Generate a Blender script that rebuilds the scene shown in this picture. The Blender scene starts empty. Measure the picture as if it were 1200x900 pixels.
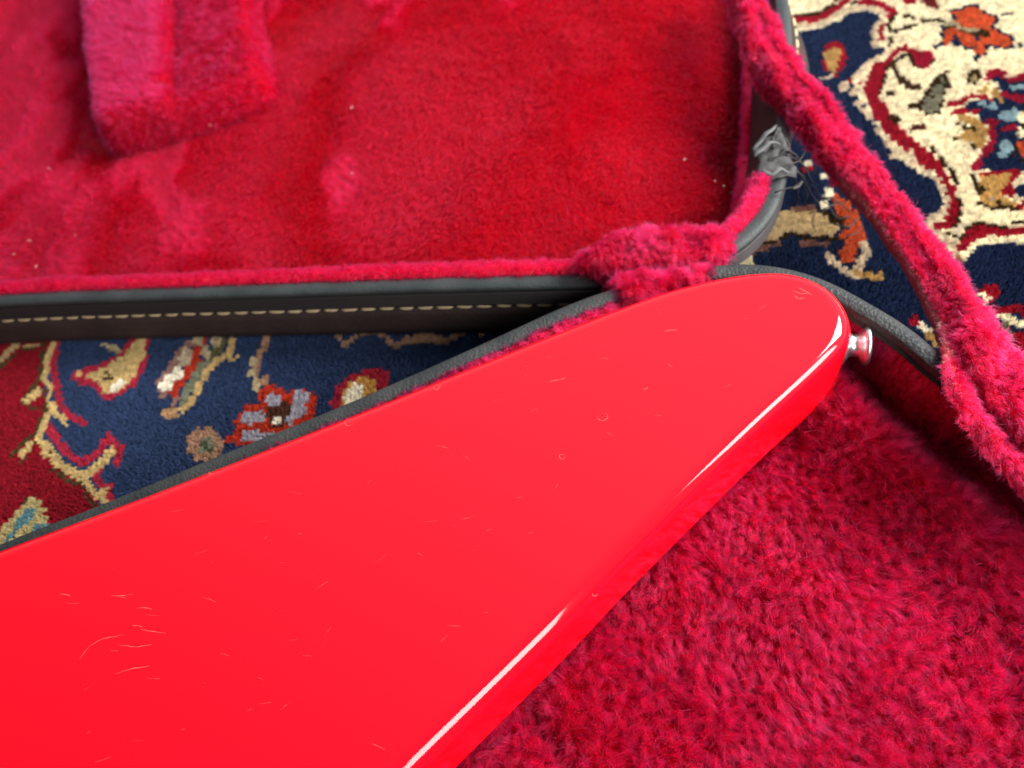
import bpy, math, random
import numpy as np
from mathutils import Matrix, Vector

# ------------------------------------------------------------------ camera, world, lights, exposure
S = bpy.context.scene
C = S.collection
FPX, VPA, VPB, CAMZ = 924.0, 180.0, 590.0, 0.313     # lens in photo pixels, tilt of the phone, height above the rug
_n = np.array([VPA, VPB, FPX]); _n /= np.linalg.norm(_n)
_zw = -_n
_xw = np.array([1, 0, 0]) - _n[0]*_n; _xw /= np.linalg.norm(_xw)
_yw = np.cross(_zw, _xw)
ROT = np.stack([_xw, _yw, _zw])

cam = bpy.data.cameras.new('camera'); camo = bpy.data.objects.new('camera', cam); C.objects.link(camo)
cam.sensor_width = 36.0; cam.lens = 36.0*FPX/1200.0
cam.clip_start = 0.005; cam.clip_end = 50
M = Matrix.Identity(4)
for r in range(3):
    M[r][0] = ROT[r, 0]; M[r][1] = -ROT[r, 1]; M[r][2] = -ROT[r, 2]
M[2][3] = CAMZ
camo.matrix_world = M
cam.dof.use_dof = True; cam.dof.focus_distance = 0.275; cam.dof.aperture_fstop = 9.0
S.camera = camo

w = bpy.data.worlds.new('World'); S.world = w; w.use_nodes = True
_wt = w.node_tree; _bg = _wt.nodes['Background']; _bg.inputs[1].default_value = 1.0
_tc = _wt.nodes.new('ShaderNodeTexCoord'); _dp = _wt.nodes.new('ShaderNodeVectorMath'); _dp.operation = 'DOT_PRODUCT'
_dp.inputs[1].default_value = (0.51, 0.86, 0.0)           # the bright side of the room
_mr = _wt.nodes.new('ShaderNodeMapRange'); _mr.interpolation_type = 'SMOOTHSTEP'
_mr.inputs[1].default_value = -0.3; _mr.inputs[2].default_value = 0.8; _mr.inputs[3].default_value = 0.08; _mr.inputs[4].default_value = 0.95
_cl = _wt.nodes.new('ShaderNodeCombineColor'); _mu = _wt.nodes.new('ShaderNodeVectorMath'); _mu.operation = 'SCALE'
_mu.inputs[0].default_value = (0.86, 0.91, 1.0)
_wt.links.new(_tc.outputs['Generated'], _dp.inputs[0]); _wt.links.new(_dp.outputs['Value'], _mr.inputs[0])
_wt.links.new(_mr.outputs[0], _mu.inputs['Scale']); _wt.links.new(_mu.outputs[0], _bg.inputs[0])
_wt.nodes.remove(_cl)

def area_light(name, az, el, dist, sx, sy, power, col=(1, 1, 1), target=(0.0, 0.25, 0.05)):
    l = bpy.data.lights.new(name, 'AREA'); l.shape = 'RECTANGLE'; l.size = sx; l.size_y = sy; l.energy = power; l.color = col
    o = bpy.data.objects.new(name, l); C.objects.link(o)
    a, e = math.radians(az), math.radians(el)
    d = Vector((math.cos(a)*math.cos(e), math.sin(a)*math.cos(e), math.sin(e)))
    o.location = Vector(target) + d*dist
    o.rotation_euler = d.to_track_quat('Z', 'Y').to_euler()
    return o
area_light('window_light', -14, 33, 1.30, 0.42, 0.42, 11, (1.0, 0.98, 0.95), (0.03, 0.17, 0.05))
area_light('window_light', -55, 33, 1.30, 0.42, 0.60, 14, (1.0, 0.98, 0.95), (0.03, 0.17, 0.05))
area_light('balcony_window_light', 24, 44, 1.0, 0.45, 0.45, 31, (1.0, 0.98, 0.96), (0.13, 0.24, 0.05))

S.view_settings.view_transform = 'Standard'; S.view_settings.look = 'None'
S.view_settings.exposure = 0.0; S.view_settings.gamma = 1.0; S.view_settings.use_curve_mapping = False
S.render.engine = 'CYCLES'
S.cycles.use_denoising = True
S.cycles.max_bounces = 10; S.cycles.transmission_bounces = 6; S.cycles.diffuse_bounces = 4; S.cycles.glossy_bounces = 4
S.render.hair_type = 'STRIP'

# ------------------------------------------------------------------ helpers
def P(px, py, z):
    """the point at height z that the photo shows at pixel (px, py)"""
    d = ROT @ np.array([(px-600)/FPX, (py-450)/FPX, 1.0])
    t = (z-CAMZ)/d[2]
    return np.array([d[0]*t, d[1]*t, z])
def PP(pts, z): return np.array([P(p[0], p[1], z) for p in pts])
def project(X):
    c = (X - np.array([0, 0, CAMZ])) @ ROT
    return np.stack([c[:, 0]/c[:, 2]*FPX+600, c[:, 1]/c[:, 2]*FPX+450], 1)

def hash2(i, j, s):
    h = (i.astype(np.int64)*374761393 + j.astype(np.int64)*668265263 + s*974634777) & 0x7fffffff
    h = ((h ^ (h >> 13))*1274126177) & 0x7fffffff
    return ((h ^ (h >> 16)) & 0xffff)/65535.0
def noise2(x, y, s=0):
    i = np.floor(x); j = np.floor(y); fx = x-i; fy = y-j
    fx = fx*fx*(3-2*fx); fy = fy*fy*(3-2*fy)
    a = hash2(i, j, s); b = hash2(i+1, j, s); c = hash2(i, j+1, s); d = hash2(i+1, j+1, s)
    return (a*(1-fx)+b*fx)*(1-fy)+(c*(1-fx)+d*fx)*fy
def fbm(x, y, s=0, o=3):
    v = 0; a = 0.5; t = 0
    for k in range(o):
        v = v+a*noise2(x*2**k, y*2**k, s+k*7); t += a; a *= 0.5
    return v/t

def inside(poly, x, y):
    poly = np.asarray(poly, float); r = np.zeros(np.shape(x), bool)
    n = len(poly)
    for k in range(n):
        x1, y1 = poly[k][:2]; x2, y2 = poly[(k+1) % n][:2]
        if y1 == y2: continue
        c = (y1 > y) != (y2 > y)
        r ^= c & (x < (x2-x1)*(y-y1)/(y2-y1)+x1)
    return r
def seg_dist(line, x, y):
    line = np.asarray(line, float); d = np.full(np.shape(x), 1e9)
    if len(line) == 1: return np.hypot(x-line[0][0], y-line[0][1])
    for k in range(len(line)-1):
        ax, ay = line[k][:2]; bx, by = line[k+1][:2]
        L = (bx-ax)**2+(by-ay)**2+1e-18
        t = np.clip(((x-ax)*(bx-ax)+(y-ay)*(by-ay))/L, 0, 1)
        d = np.minimum(d, np.hypot(x-ax-t*(bx-ax), y-ay-t*(by-ay)))
    return d

def spline(pts, step):
    """Catmull-Rom through pts (any dimension), resampled at about step"""
    p = np.asarray(pts, float); out = []
    q = np.vstack([2*p[0]-p[1], p, 2*p[-1]-p[-2]])
    for k in range(1, len(q)-2):
        n = max(2, int(np.linalg.norm(q[k+1]-q[k])/step))
        for t in np.arange(n)/n:
            a, b, c, d = q[k-1], q[k], q[k+1], q[k+2]
            out.append(0.5*(2*b+(c-a)*t+(2*a-5*b+4*c-d)*t*t+(3*b-a-3*c+d)*t**3))
    out.append(p[-1])
    return np.array(out)
def smooth_line(p, it, closed=False):
    p = p.copy()
    for _ in range(it):
        if closed: p = (np.roll(p, 1, 0)+2*p+np.roll(p, -1, 0))/4
        else: p[1:-1] = (p[:-2]+2*p[1:-1]+p[2:])/4
    return p
def normals2(p, closed):
    if closed: t = np.roll(p, -1, 0)-np.roll(p, 1, 0)
    else: t = np.gradient(p, axis=0)
    t = t[:, :2]; t = t/(np.linalg.norm(t, axis=1)[:, None]+1e-12)
    return np.stack([t[:, 1], -t[:, 0]], 1)           # right-hand side of the walking direction

def mesh_obj(name, V, F, m, parent=None, smooth=True):
    me = bpy.data.meshes.new(name)
    me.from_pydata([tuple(map(float, v)) for v in V], [], [tuple(int(i) for i in f) for f in F])
    me.update()
    if smooth: me.polygons.foreach_set('use_smooth', [True]*len(me.polygons))
    o = bpy.data.objects.new(name, me); C.objects.link(o)
    if m: me.materials.append(m)
    adopt(o, parent)
    return o
def adopt(o, parent):
    if parent is not None:
        o.parent = parent
        o.matrix_parent_inverse = Matrix.Translation(-Vector(parent.location)) if parent.parent is None else Matrix.Identity(4)
def thing(name, label, cat, loc):
    o = bpy.data.objects.new(name, None); C.objects.link(o); o.location = [float(v) for v in loc]
    o['label'] = label; o['category'] = cat; o.empty_display_size = 0.02
    return o
def grid_faces(nu, nv, closed_u=False):
    F = []
    for i in range(nu if closed_u else nu-1):
        for j in range(nv-1):
            a = i*nv+j; b = ((i+1) % nu)*nv+j
            F.append((a, b, b+1, a+1))
    return F
def sweep(path, prof, closed=False, scale=None):
    """path: n x 2 (or 3) line; prof: (outward offset, z) pairs. Returns V, F"""
    n2 = normals2(path, closed); V = []
    for k in range(len(path)):
        for j, (o, z) in enumerate(prof):
            oo = o
            if scale is not None: oo = o+scale[k]*max(0, 1-z/prof_top(prof))
            V.append((path[k][0]+n2[k][0]*oo, path[k][1]+n2[k][1]*oo, z))
    return np.array(V), grid_faces(len(path), len(prof), closed)
def prof_top(p): return max(q[1] for q in p)
def tube(pts, r, sides=6):
    pts = np.asarray(pts, float); t = np.gradient(pts, axis=0); t /= np.linalg.norm(t, axis=1)[:, None]+1e-12
    rr = np.broadcast_to(r, len(pts)); V = []; up = np.array([0.1, 0.2, 1.0])
    for k in range(len(pts)):
        a = np.cross(t[k], up); a /= np.linalg.norm(a)+1e-9; b = np.cross(t[k], a)
        for s in range(sides):
            q = 2*math.pi*s/sides; V.append(pts[k]+rr[k]*(math.cos(q)*a+math.sin(q)*b))
    F = []
    for k in range(len(pts)-1):
        for s in range(sides):
            F.append((k*sides+s, k*sides+(s+1) % sides, (k+1)*sides+(s+1) % sides, (k+1)*sides+s))
    F.append(tuple(range(sides))[::-1]); F.append(tuple((len(pts)-1)*sides+s for s in range(sides)))
    return V, F
class Joined:
    def __init__(s): s.V = []; s.F = []
    def add(s, V, F):
        o = len(s.V); s.V += list(V); s.F += [tuple(i+o for i in f) for f in F]

# ------------------------------------------------------------------ materials
def mat(name):
    m = bpy.data.materials.new(name); m.use_nodes = True
    nt = m.node_tree; return m, nt, nt.nodes['Principled BSDF']
def N(nt, t, **kw):
    n = nt.nodes.new(t)
    for k, v in kw.items(): setattr(n, k, v)
    return n
def leather(name, col, col2, scale, bump, rough):
    m, nt, b = mat(name)
    tc = N(nt, 'ShaderNodeTexCoord')
    v = N(nt, 'ShaderNodeTexVoronoi'); v.inputs['Scale'].default_value = scale
    nz = N(nt, 'ShaderNodeTexNoise'); nz.inputs['Scale'].default_value = scale*0.08; nz.inputs['Detail'].default_value = 6
    n2 = N(nt, 'ShaderNodeTexNoise'); n2.inputs['Scale'].default_value = scale*1.7; n2.inputs['Detail'].default_value = 4
    for k in (v, nz, n2): nt.links.new(tc.outputs['Object'], k.inputs['Vector'])
    mx = N(nt, 'ShaderNodeMix', data_type='RGBA'); mx.inputs[6].default_value = (*col, 1); mx.inputs[7].default_value = (*col2, 1)
    rp = N(nt, 'ShaderNodeMapRange'); rp.inputs[1].default_value = 0.35; rp.inputs[2].default_value = 0.7
    nt.links.new(nz.outputs['Fac'], rp.inputs[0]); nt.links.new(rp.outputs[0], mx.inputs[0]); nt.links.new(mx.outputs[2], b.inputs['Base Color'])
    ad = N(nt, 'ShaderNodeMath', operation='ADD'); nt.links.new(v.outputs['Distance'], ad.inputs[0]); nt.links.new(n2.outputs['Fac'], ad.inputs[1])
    bp = N(nt, 'ShaderNodeBump'); bp.inputs['Strength'].default_value = bump; bp.inputs['Distance'].default_value = 0.0006
    nt.links.new(ad.outputs[0], bp.inputs['Height']); nt.links.new(bp.outputs[0], b.inputs['Normal'])
    b.inputs['Roughness'].default_value = rough; b.inputs['Specular IOR Level'].default_value = 0.22
    return m
def plain(name, col, rough=0.5, metal=0.0, spec=0.5, bump=0, bscale=500):
    m, nt, b = mat(name)
    b.inputs['Base Color'].default_value = (*col, 1); b.inputs['Roughness'].default_value = rough
    b.inputs['Metallic'].default_value = metal; b.inputs['Specular IOR Level'].default_value = spec
    tc = N(nt, 'ShaderNodeTexCoord'); nz = N(nt, 'ShaderNodeTexNoise'); nz.inputs['Scale'].default_value = bscale; nz.inputs['Detail'].default_value = 4
    nt.links.new(tc.outputs['Object'], nz.inputs['Vector'])
    if bump:
        bp = N(nt, 'ShaderNodeBump'); bp.inputs['Strength'].default_value = bump; bp.inputs['Distance'].default_value = 0.0005
        nt.links.new(nz.outputs['Fac'], bp.inputs['Height']); nt.links.new(bp.outputs[0], b.inputs['Normal'])
    hs = N(nt, 'ShaderNodeHueSaturation'); hs.inputs['Color'].default_value = (*col, 1)
    mr = N(nt, 'ShaderNodeMapRange'); mr.inputs[3].default_value = 0.8; mr.inputs[4].default_value = 1.2
    nt.links.new(nz.outputs['Fac'], mr.inputs[0]); nt.links.new(mr.outputs[0], hs.inputs['Value']); nt.links.new(hs.outputs[0], b.inputs['Base Color'])
    return m
def fiber(name, base, rough=0.4):
    """plush fibre: colour times a per-hair tint"""
    m = bpy.data.materials.new(name); m.use_nodes = True; nt = m.node_tree
    nt.nodes.remove(nt.nodes['Principled BSDF']); out = nt.nodes['Material Output']
    at = N(nt, 'ShaderNodeAttribute', attribute_name='tint', attribute_type='GEOMETRY')
    mx = N(nt, 'ShaderNodeMix', data_type='RGBA', blend_type='MULTIPLY'); mx.inputs[0].default_value = 1
    mx.inputs[6].default_value = (*base, 1)
    h = N(nt, 'ShaderNodeBsdfHairPrincipled', parametrization='COLOR')
    h.inputs['Roughness'].default_value = rough; h.inputs['Radial Roughness'].default_value = 0.55
    h.inputs['Random Roughness'].default_value = 0.2; h.inputs['Coat'].default_value = 0.0; h.inputs['IOR'].default_value = 1.30
    nt.links.new(at.outputs['Color'], mx.inputs[7]); nt.links.new(mx.outputs[2], h.inputs['Color'])
    nt.links.new(h.outputs[0], out.inputs['Surface'])
    return m
def wool(name):
    m, nt, b = mat(name)
    at = N(nt, 'ShaderNodeAttribute', attribute_name='tint', attribute_type='GEOMETRY')
    nt.links.new(at.outputs['Color'], b.inputs['Base Color'])
    b.inputs['Roughness'].default_value = 0.85; b.inputs['Specular IOR Level'].default_value = 0.15
    return m

M_rim = leather('grey_piping_vinyl', (0.027, 0.033, 0.034), (0.042, 0.048, 0.047), 900, 0.3, 0.5)
M_rimc = leather('case_piping_vinyl', (0.024, 0.028, 0.029), (0.046, 0.050, 0.047), 750, 0.5, 0.5)
M_wall = leather('dark_leatherette', (0.030, 0.020, 0.018), (0.042, 0.028, 0.025), 500, 0.35, 0.7)
M_rib = plain('ribbed_vinyl', (0.022, 0.018, 0.019), 0.5)
M_thread = plain('tan_thread', (0.48, 0.38, 0.22), 0.8, bump=0.5, bscale=3000)
M_back = plain('plush_backing', (0.44, 0.06, 0.08), 0.95, spec=0.1, bump=0.8, bscale=900)
M_cloth = plain('red_backing_cloth', (0.30, 0.006, 0.02), 0.95, spec=0.1, bump=0.6, bscale=1200)
M_fur = fiber('crimson_plush', (0.60, 0.005, 0.044))
M_furdeep = fiber('red_plush', (0.60, 0.001, 0.022))
M_chrome = plain('chrome', (0.66, 0.67, 0.69), 0.34, metal=1.0)
M_tape = plain('grey_torn_vinyl', (0.030, 0.030, 0.030), 0.7, bump=0.6, bscale=700)
M_shred = plain('pale_torn_vinyl', (0.085, 0.088, 0.09), 0.7, bump=0.5, bscale=900)
M_fray = plain('frayed_dark_thread', (0.02, 0.016, 0.014), 0.7)
M_lint = plain('pale_lint', (0.62, 0.52, 0.48), 0.8)
M_wool = wool('rug_wool')

M_paint, nt, b = mat('gloss_red_paint')
b.inputs['Base Color'].default_value = (0.80, 0.0025, 0.012, 1)
b.inputs['Roughness'].default_value = 0.06; b.inputs['IOR'].default_value = 1.5
b.inputs['Coat Weight'].default_value = 0.0; b.inputs['Coat Roughness'].default_value = 0.03
tc = N(nt, 'ShaderNodeTexCoord'); nz = N(nt, 'ShaderNodeTexNoise'); nz.inputs['Scale'].default_value = 60; nz.inputs['Detail'].default_value = 2
nt.links.new(tc.outputs['Object'], nz.inputs['Vector'])
bp = N(nt, 'ShaderNodeBump'); bp.inputs['Strength'].default_value = 0.06; bp.inputs['Distance'].default_value = 0.0006
nt.links.new(nz.outputs['Fac'], bp.inputs['Height']); nt.links.new(bp.outputs[0], b.inputs['Normal']); nt.links.new(bp.outputs[0], b.inputs['Coat Normal'])
nr = N(nt, 'ShaderNodeTexNoise'); nr.inputs['Scale'].default_value = 22; nr.inputs['Detail'].default_value = 8; nr.inputs['Roughness'].default_value = 0.7
mr = N(nt, 'ShaderNodeMapRange'); mr.inputs[1].default_value = 0.35; mr.inputs[2].default_value = 0.75; mr.inputs[3].default_value = 0.03; mr.inputs[4].default_value = 0.10
nt.links.new(tc.outputs['Object'], nr.inputs['Vector']); nt.links.new(nr.outputs['Fac'], mr.inputs[0]); nt.links.new(mr.outputs[0], b.inputs['Roughness'])
M_scratch = plain('scratched_paint', (0.82, 0.10, 0.09), 0.5)

# ------------------------------------------------------------------ fur
def tri_soup(o):
    me = o.data; me.calc_loop_triangles()
    V = np.empty(len(me.vertices)*3); me.vertices.foreach_get('co', V); V = V.reshape(-1, 3)
    T = np.empty(len(me.loop_triangles)*3, np.int32); me.loop_triangles.foreach_get('vertices', T); T = T.reshape(-1, 3)
    NN = np.zeros_like(V); c = np.cross(V[T[:, 1]]-V[T[:, 0]], V[T[:, 2]]-V[T[:, 0]])
    for k in range(3): np.add.at(NN, T[:, k], c)
    NN /= np.linalg.norm(NN, axis=1)[:, None]+1e-15
    return V, T, NN, 0.5*np.linalg.norm(c, axis=1)
def curves_obj(name, pts, rad, tint, m, parent):
    n, k, _ = pts.shape
    cu = bpy.data.hair_curves.new(name); cu.add_curves([k]*n)
    cu.attributes['position'].data.foreach_set('vector', pts.astype(np.float32).ravel())
    ra = cu.attributes.get('radius') or cu.attributes.new('radius', 'FLOAT', 'POINT')
    ra.data.foreach_set('value', rad.astype(np.float32).ravel())
    ta = cu.attributes.new('tint', 'FLOAT_COLOR', 'CURVE')
    ta.data.foreach_set('color', np.concatenate([tint, np.ones((n, 1))], 1).astype(np.float32).ravel())
    cu.materials.append(m)
    o = bpy.data.objects.new(name, cu); C.objects.link(o); adopt(o, parent)
    o['kind'] = 'stuff'
    return o
def fur(o, name, density, length, rad, lean, m, clump=0.003, pull=0.5, jit=0.35, lenvar=0.3, keep=None, seed=1, flip=False, up=1.0, wild=0.02, tintf=None, lenf=None, parent=None, cvar=0.25, nz=0.16):
    rng = np.random.default_rng(seed)
    V, T, NN, A = tri_soup(o)
    n = int(A.sum()*density)
    ti = rng.choice(len(T), n, p=A/A.sum())
    u = rng.random(n); v = rng.random(n); s = u+v > 1; u[s] = 1-u[s]; v[s] = 1-v[s]
    t = T[ti]; wq = np.stack([1-u-v, u, v], 1)[:, :, None]
    R = (V[t]*wq).sum(1); Nn = (NN[t]*wq).sum(1); Nn /= np.linalg.norm(Nn, axis=1)[:, None]+1e-9
    if flip: Nn = -Nn
    if keep is not None:
        kk = keep(R); R = R[kk]; Nn = Nn[kk]; n = len(R)
    ci = np.floor(R/clump); cj = [hash2(ci[:, 0]+31*ci[:, 2], ci[:, 1]+17*ci[:, 2], seed+q) for q in range(6)]
    cc = (ci+np.stack(cj[:3], 1))*clump
    L = lean(R)+ (np.stack(cj[3:6], 1)-0.5)*2*jit + rng.normal(0, nz, (n, 3))
    L -= (L*Nn).sum(1)[:, None]*Nn*0.8
    wd = rng.random(n) < wild
    L[wd] += rng.normal(0, 0.9, (wd.sum(), 3))
    D = Nn*up+L; D /= np.linalg.norm(D, axis=1)[:, None]
    ln = length*(1+rng.normal(0, lenvar*0.5, n)).clip(0.3, 1.6)*(0.75+0.5*hash2(ci[:, 0], ci[:, 1], seed+9))
    if lenf is not None: ln = ln*lenf(R)
    ln[wd] *= 1.35
    off = cc-R; off -= (off*Nn).sum(1)[:, None]*Nn
    pv = (pull*np.clip(0.25+1.5*fbm(R[:, 0]*45, R[:, 1]*45, seed+70, 2), 0.2, 1.3))[:, None]
    ln = ln*(0.72+0.56*fbm(R[:, 0]*70, R[:, 1]*70, seed+80, 3))
    ts = np.array([0, 0.33, 0.68, 1.0]); pts = np.empty((n, 4, 3))
    for k, tt in enumerate(ts):
        pts[:, k] = R+Nn*(ln*tt*(1-tt)*0.6)[:, None]+D*(ln*tt*(0.55+0.45*tt))[:, None]+off*(pv*tt**1.5)
        if k > 1: pts[:, k] += rng.normal(0, 0.0004*tt, (n, 3))
    rad_ = rad*(0.7+0.6*rng.random(n))[:, None]*np.array([1, 1, 0.8, 0.25])[None]
    g = ((0.75+0.4*rng.random(n))*(1+cvar*(hash2(ci[:, 0]+5*ci[:, 2], ci[:, 1]+3*ci[:, 2], seed+11)-0.5)))[:, None]
    tint = np.ones((n, 3))*g
    if tintf is not None: tint *= tintf(R)
    return curves_obj(name, pts, rad_, tint.clip(0, 1.2), m, parent if parent is not None else o)
def swirl(scale, amt, base=(0, 0, 0), seed=0):
    def f(R):
        a = fbm(R[:, 0]*scale, R[:, 1]*scale, seed, 2)*4*math.pi
        m = amt*(0.5+noise2(R[:, 0]*scale*1.7, R[:, 1]*scale*1.7, seed+50))
        return np.stack([np.cos(a)*m+base[0], np.sin(a)*m+base[1], np.zeros(len(R))+base[2]], 1)
    return f

# ------------------------------------------------------------------ floor and rug
floor_m = plain('floor_wood', (0.20, 0.12, 0.07), 0.5, bscale=20)
fl = mesh_obj('floor', [(-6, -6, -0.012), (6, -6, -0.012), (6, 6, -0.012), (-6, 6, -0.012)], [(0, 1, 2, 3)], floor_m); fl['kind'] = 'structure'

CREAM = (.86, .79, .61); NAVY = (.032, .056, .132); RED = (.44, .024, .055); DRED = (.27, .006, .016); GOLD = (.60, .43, .19)
BROWN = (.085, .050, .020); ORANGE = (.62, .17, .07); GREY = (.42, .40, .45); PALE = (.40, .52, .54); SAGE = (.24, .25, .17)
PTAN = (.46, .27, .17); TEAL = (.13, .28, .31); WHITE = (.86, .80, .66); ORED = (.52, .045, .02); PCREAM = (.72, .62, .48); MAUVE = (.34, .19, .15)
paint = []
def poly(c, pts, o=(0, 0), s=1.0): paint.append(('p', c, [(o[0]+x/s, o[1]+y/s) for x, y in pts], 0))
def line(c, wd, pts, o=(0, 0), s=1.0): paint.append(('l', c, [(o[0]+x/s, o[1]+y/s) for x, y in pts], wd/2))
def dot(c, r, pts, o=(0, 0), s=1.0):
    for q in pts: line(c, 2*r, [q], o, s)
# --- field to the right of the case
poly(CREAM, [(860, -400), (1700, -400), (1700, 900), (1000, 900), (860, 420)])
poly(NAVY, [(880, 40), (930, 37), (945, 36), (960, 34), (972, 29), (986, 23), (996, 15), (1008, 13), (1020, 14), (1031, 19), (1028, 25), (1019, 32), (1019, 44), (1023, 55), (1036, 56), (1034, 62), (1020, 69), (1010, 75), (1004, 88), (996, 94), (1000, 105), (1008, 118), (1017, 132), (1026, 150), (1036, 165), (1046, 180), (1060, 193), (1076, 203), (1092, 210), (1100, 222), (1104, 240), (1095, 250), (1080, 262), (1092, 275), (1105, 300), (1112, 430), (880, 430)])
poly(NAVY, [(1050, 300), (1112, 305), (1125, 305), (1135, 298), (1142, 290), (1155, 286), (1300, 284), (1300, 470), (1050, 470)])
A = (920, 0); K = 8.571
line(BROWN, 4, [(930, 19), (948, 18.5), (962, 15), (972, 8), (983, -2)])
line(RED, 7, [(930, 24), (955, 23), (966, 19), (975, 13), (985, 6), (996, -4)])
line(RED, 8, [(1008, 4), (1022, 2), (1035, 8), (1045, 14), (1043, 20)])
dot(BROWN, 3, [(1000, 3)])
line(PCREAM, 6, [(930, 31), (942, 30), (958, 29), (968, 25), (980, 17), (990, 11), (1000, 9), (1012, 9), (1022, 10), (1030, 14), (1037, 19)])
line(PCREAM, 6, [(1034, 24), (1024, 32), (1022, 42), (1025, 55)])
line(BROWN, 4, [(1049, 18), (1043, 24), (1039, 30), (1043, 40), (1044, 50), (1040, 54)])
line(RED, 6, [(1033, 30), (1031, 38), (1032, 46)])
line(PCREAM, 5, [(1046, 60), (1036, 63), (1028, 68), (1015, 75), (1011, 82), (1003, 88)])
line(RED, 6, [(1062, 57), (1050, 60), (1043, 67), (1036, 74), (1026, 77)])
line(BROWN, 3, [(1068, 62), (1056, 66), (1048, 73), (1038, 80), (1034, 95), (1029, 112), (1032, 128), (1045, 137), (1052, 140)])
line(RED, 17, [(1028, 82), (1024, 95), (1020, 108), (1024, 120), (1035, 138), (1048, 155), (1062, 170), (1078, 182), (1093, 195)])
line(RED, 11, [(1093, 195), (1105, 208), (1112, 222), (1117, 238), (1116, 252), (1110, 262), (1098, 267)])
line(BROWN, 4, [(1090, 172), (1098, 183), (1107, 193), (1113, 200), (1119, 215), (1123, 232), (1124, 250), (1121, 262), (1112, 269)])
for q, r in [((989, 102), 6.5), ((1000, 108), 5), ((1006, 122), 5), ((1011, 129), 4), ((1018, 136), 5.5), ((1027, 153), 5.5), ((1040, 167), 5.5), ((1046, 181), 5), ((1056, 176), 4.5), ((1066, 180), 5), ((1071, 190), 5), ((1080, 197), 5), ((1088, 202), 4.5), ((1097, 210), 4.5), ((1104, 221), 5), ((1109, 232), 4.5), ((1108, 241), 4.5), ((1101, 249), 5), ((1092, 256), 5), ((1084, 263), 4.5)]:
    dot(PCREAM, r, [q])
dot(RED, 3, [(996, 96), (1004, 98)]); dot(PCREAM, 3, [(1000, 92), (1010, 95)])
line(PCREAM, 7, [(1080, 270), (1098, 272), (1107, 278), (1115, 286), (1118, 296), (1114, 303)])
dot(PTAN, 3, [(1108, 300), (1122, 303)])
line(BROWN, 3, [(1106, 271), (1117, 277), (1123, 280)]); line(WHITE, 5, [(1118, 272), (1127, 264)])
poly(RED, [(1131, 268), (1152, 264), (1170, 268), (1300, 264), (1300, 276), (1182, 276), (1164, 275), (1147, 278), (1134, 287), (1128, 296), (1120, 295), (1119, 289), (1128, 278)])
line(BROWN, 3.5, [(1128, 277), (1132, 266), (1150, 262), (1170, 266), (1190, 262), (1300, 262)])
line(CREAM, 7, [(1128, 301), (1135, 292), (1143, 284), (1160, 281), (1175, 283), (1190, 280), (1300, 280)])
poly(RED, [(1145, 345), (1150, 336), (1158, 331), (1168, 332), (1172, 338), (1168, 350), (1160, 358)])
line(CREAM, 7, [(1148, 345), (1157, 348), (1150, 360), (1158, 368), (1168, 371)])
line(RED, 8, [(1165, 364), (1180, 362), (1190, 360), (1202, 370)])
line(CREAM, 9, [(1175, 370), (1185, 376), (1195, 381), (1210, 379)])
poly(SAGE, [(1166, 376), (1180, 378), (1186, 388), (1190, 400), (1180, 412), (1172, 395)])
poly(RED, [(1190, 390), (1230, 385), (1230, 440), (1180, 440), (1178, 412)])
line(BROWN, 4, [(1046, 37), (1060, 33), (1072, 30)]); line(BROWN, 4, [(1060, 19), (1070, 21)]); line(BROWN, 3.5, [(1080, 25), (1098, 24), (1104, 26)])
poly(RED, [(1052, -8), (1075, -8), (1074, 4), (1060, 6)]); poly((.28, .04, .04), [(1076, -6), (1096, -6), (1097, 11), (1088, 9), (1080, 3)])
B = (1060, 0)
fo = [(460, 130), (560, 110), (640, 70), (720, 80), (800, 150), (920, 190), (870, 240), (850, 280), (930, 320), (1060, 380), (1060, 470), (1000, 480), (900, 460), (800, 460), (790, 530), (750, 560), (690, 520), (690, 480), (600, 480), (550, 400), (530, 350), (490, 340), (480, 400), (420, 460), (380, 450), (390, 350), (380, 260), (460, 230), (520, 210)]
line((.03, .05, .11), 5, fo+[fo[0]], B, K); line(CREAM, 5, [(420, 330), (460, 510), (620, 560)], B, K); poly(ORANGE, fo, B, K)
line((.03, .05, .11), 3, [(920, 200), (960, 160), (1045, 150)], B, K); dot((.03, .05, .11), 3, [(730, 55), (700, 590), (360, 360), (1090, 400), (1150, 470), (320, 470)], B, K)
dot((.03, .05, .13), 3.5, [(515, 380), (520, 440), (725, 385)], B, K)
line(BROWN, 7, [(430, 260), (500, 250), (560, 290), (640, 320), (740, 330), (830, 350)], B, K); line((.55, .50, .34), 4.5, [(400, 250), (500, 240), (560, 280), (640, 305), (720, 305)], B, K)
pr = [(60, 560), (120, 530), (240, 520), (290, 590), (210, 690), (110, 660), (70, 610)]
line(BROWN, 4, pr+[pr[0]], B, K); poly((.46, .03, .08), pr, B, K); line(RED, 6, [(0, 480), (60, 520), (120, 540)], B, K)
line((.12, .06, .035), 7, [(1043, 75), (1050, 86), (1056, 95), (1066, 102), (1074, 103)])
dot(BROWN, 4.5, [(1043, 109)]); line(BROWN, 3, [(1042, 137), (1050, 146)])
line(BROWN, 4, [(360, 740), (300, 800), (260, 880)], B, K); line(BROWN, 5, [(400, 740), (440, 860)], B, K); dot(SAGE, 5, [(360, 800)], B, K)
D = (1060, 95)
sg = [(240, 90), (320, 10), (390, 60), (370, 180), (330, 300), (250, 330), (170, 290), (170, 200)]
line(BROWN, 5, sg+[sg[0]], D, K); poly((.33, .32, .24), sg, D, K); dot(BROWN, 3, [(290, 160), (350, 250)], D, K); line(BROWN, 5, [(40, 250), (110, 260), (180, 190), (230, 110)], D, K)
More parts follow.
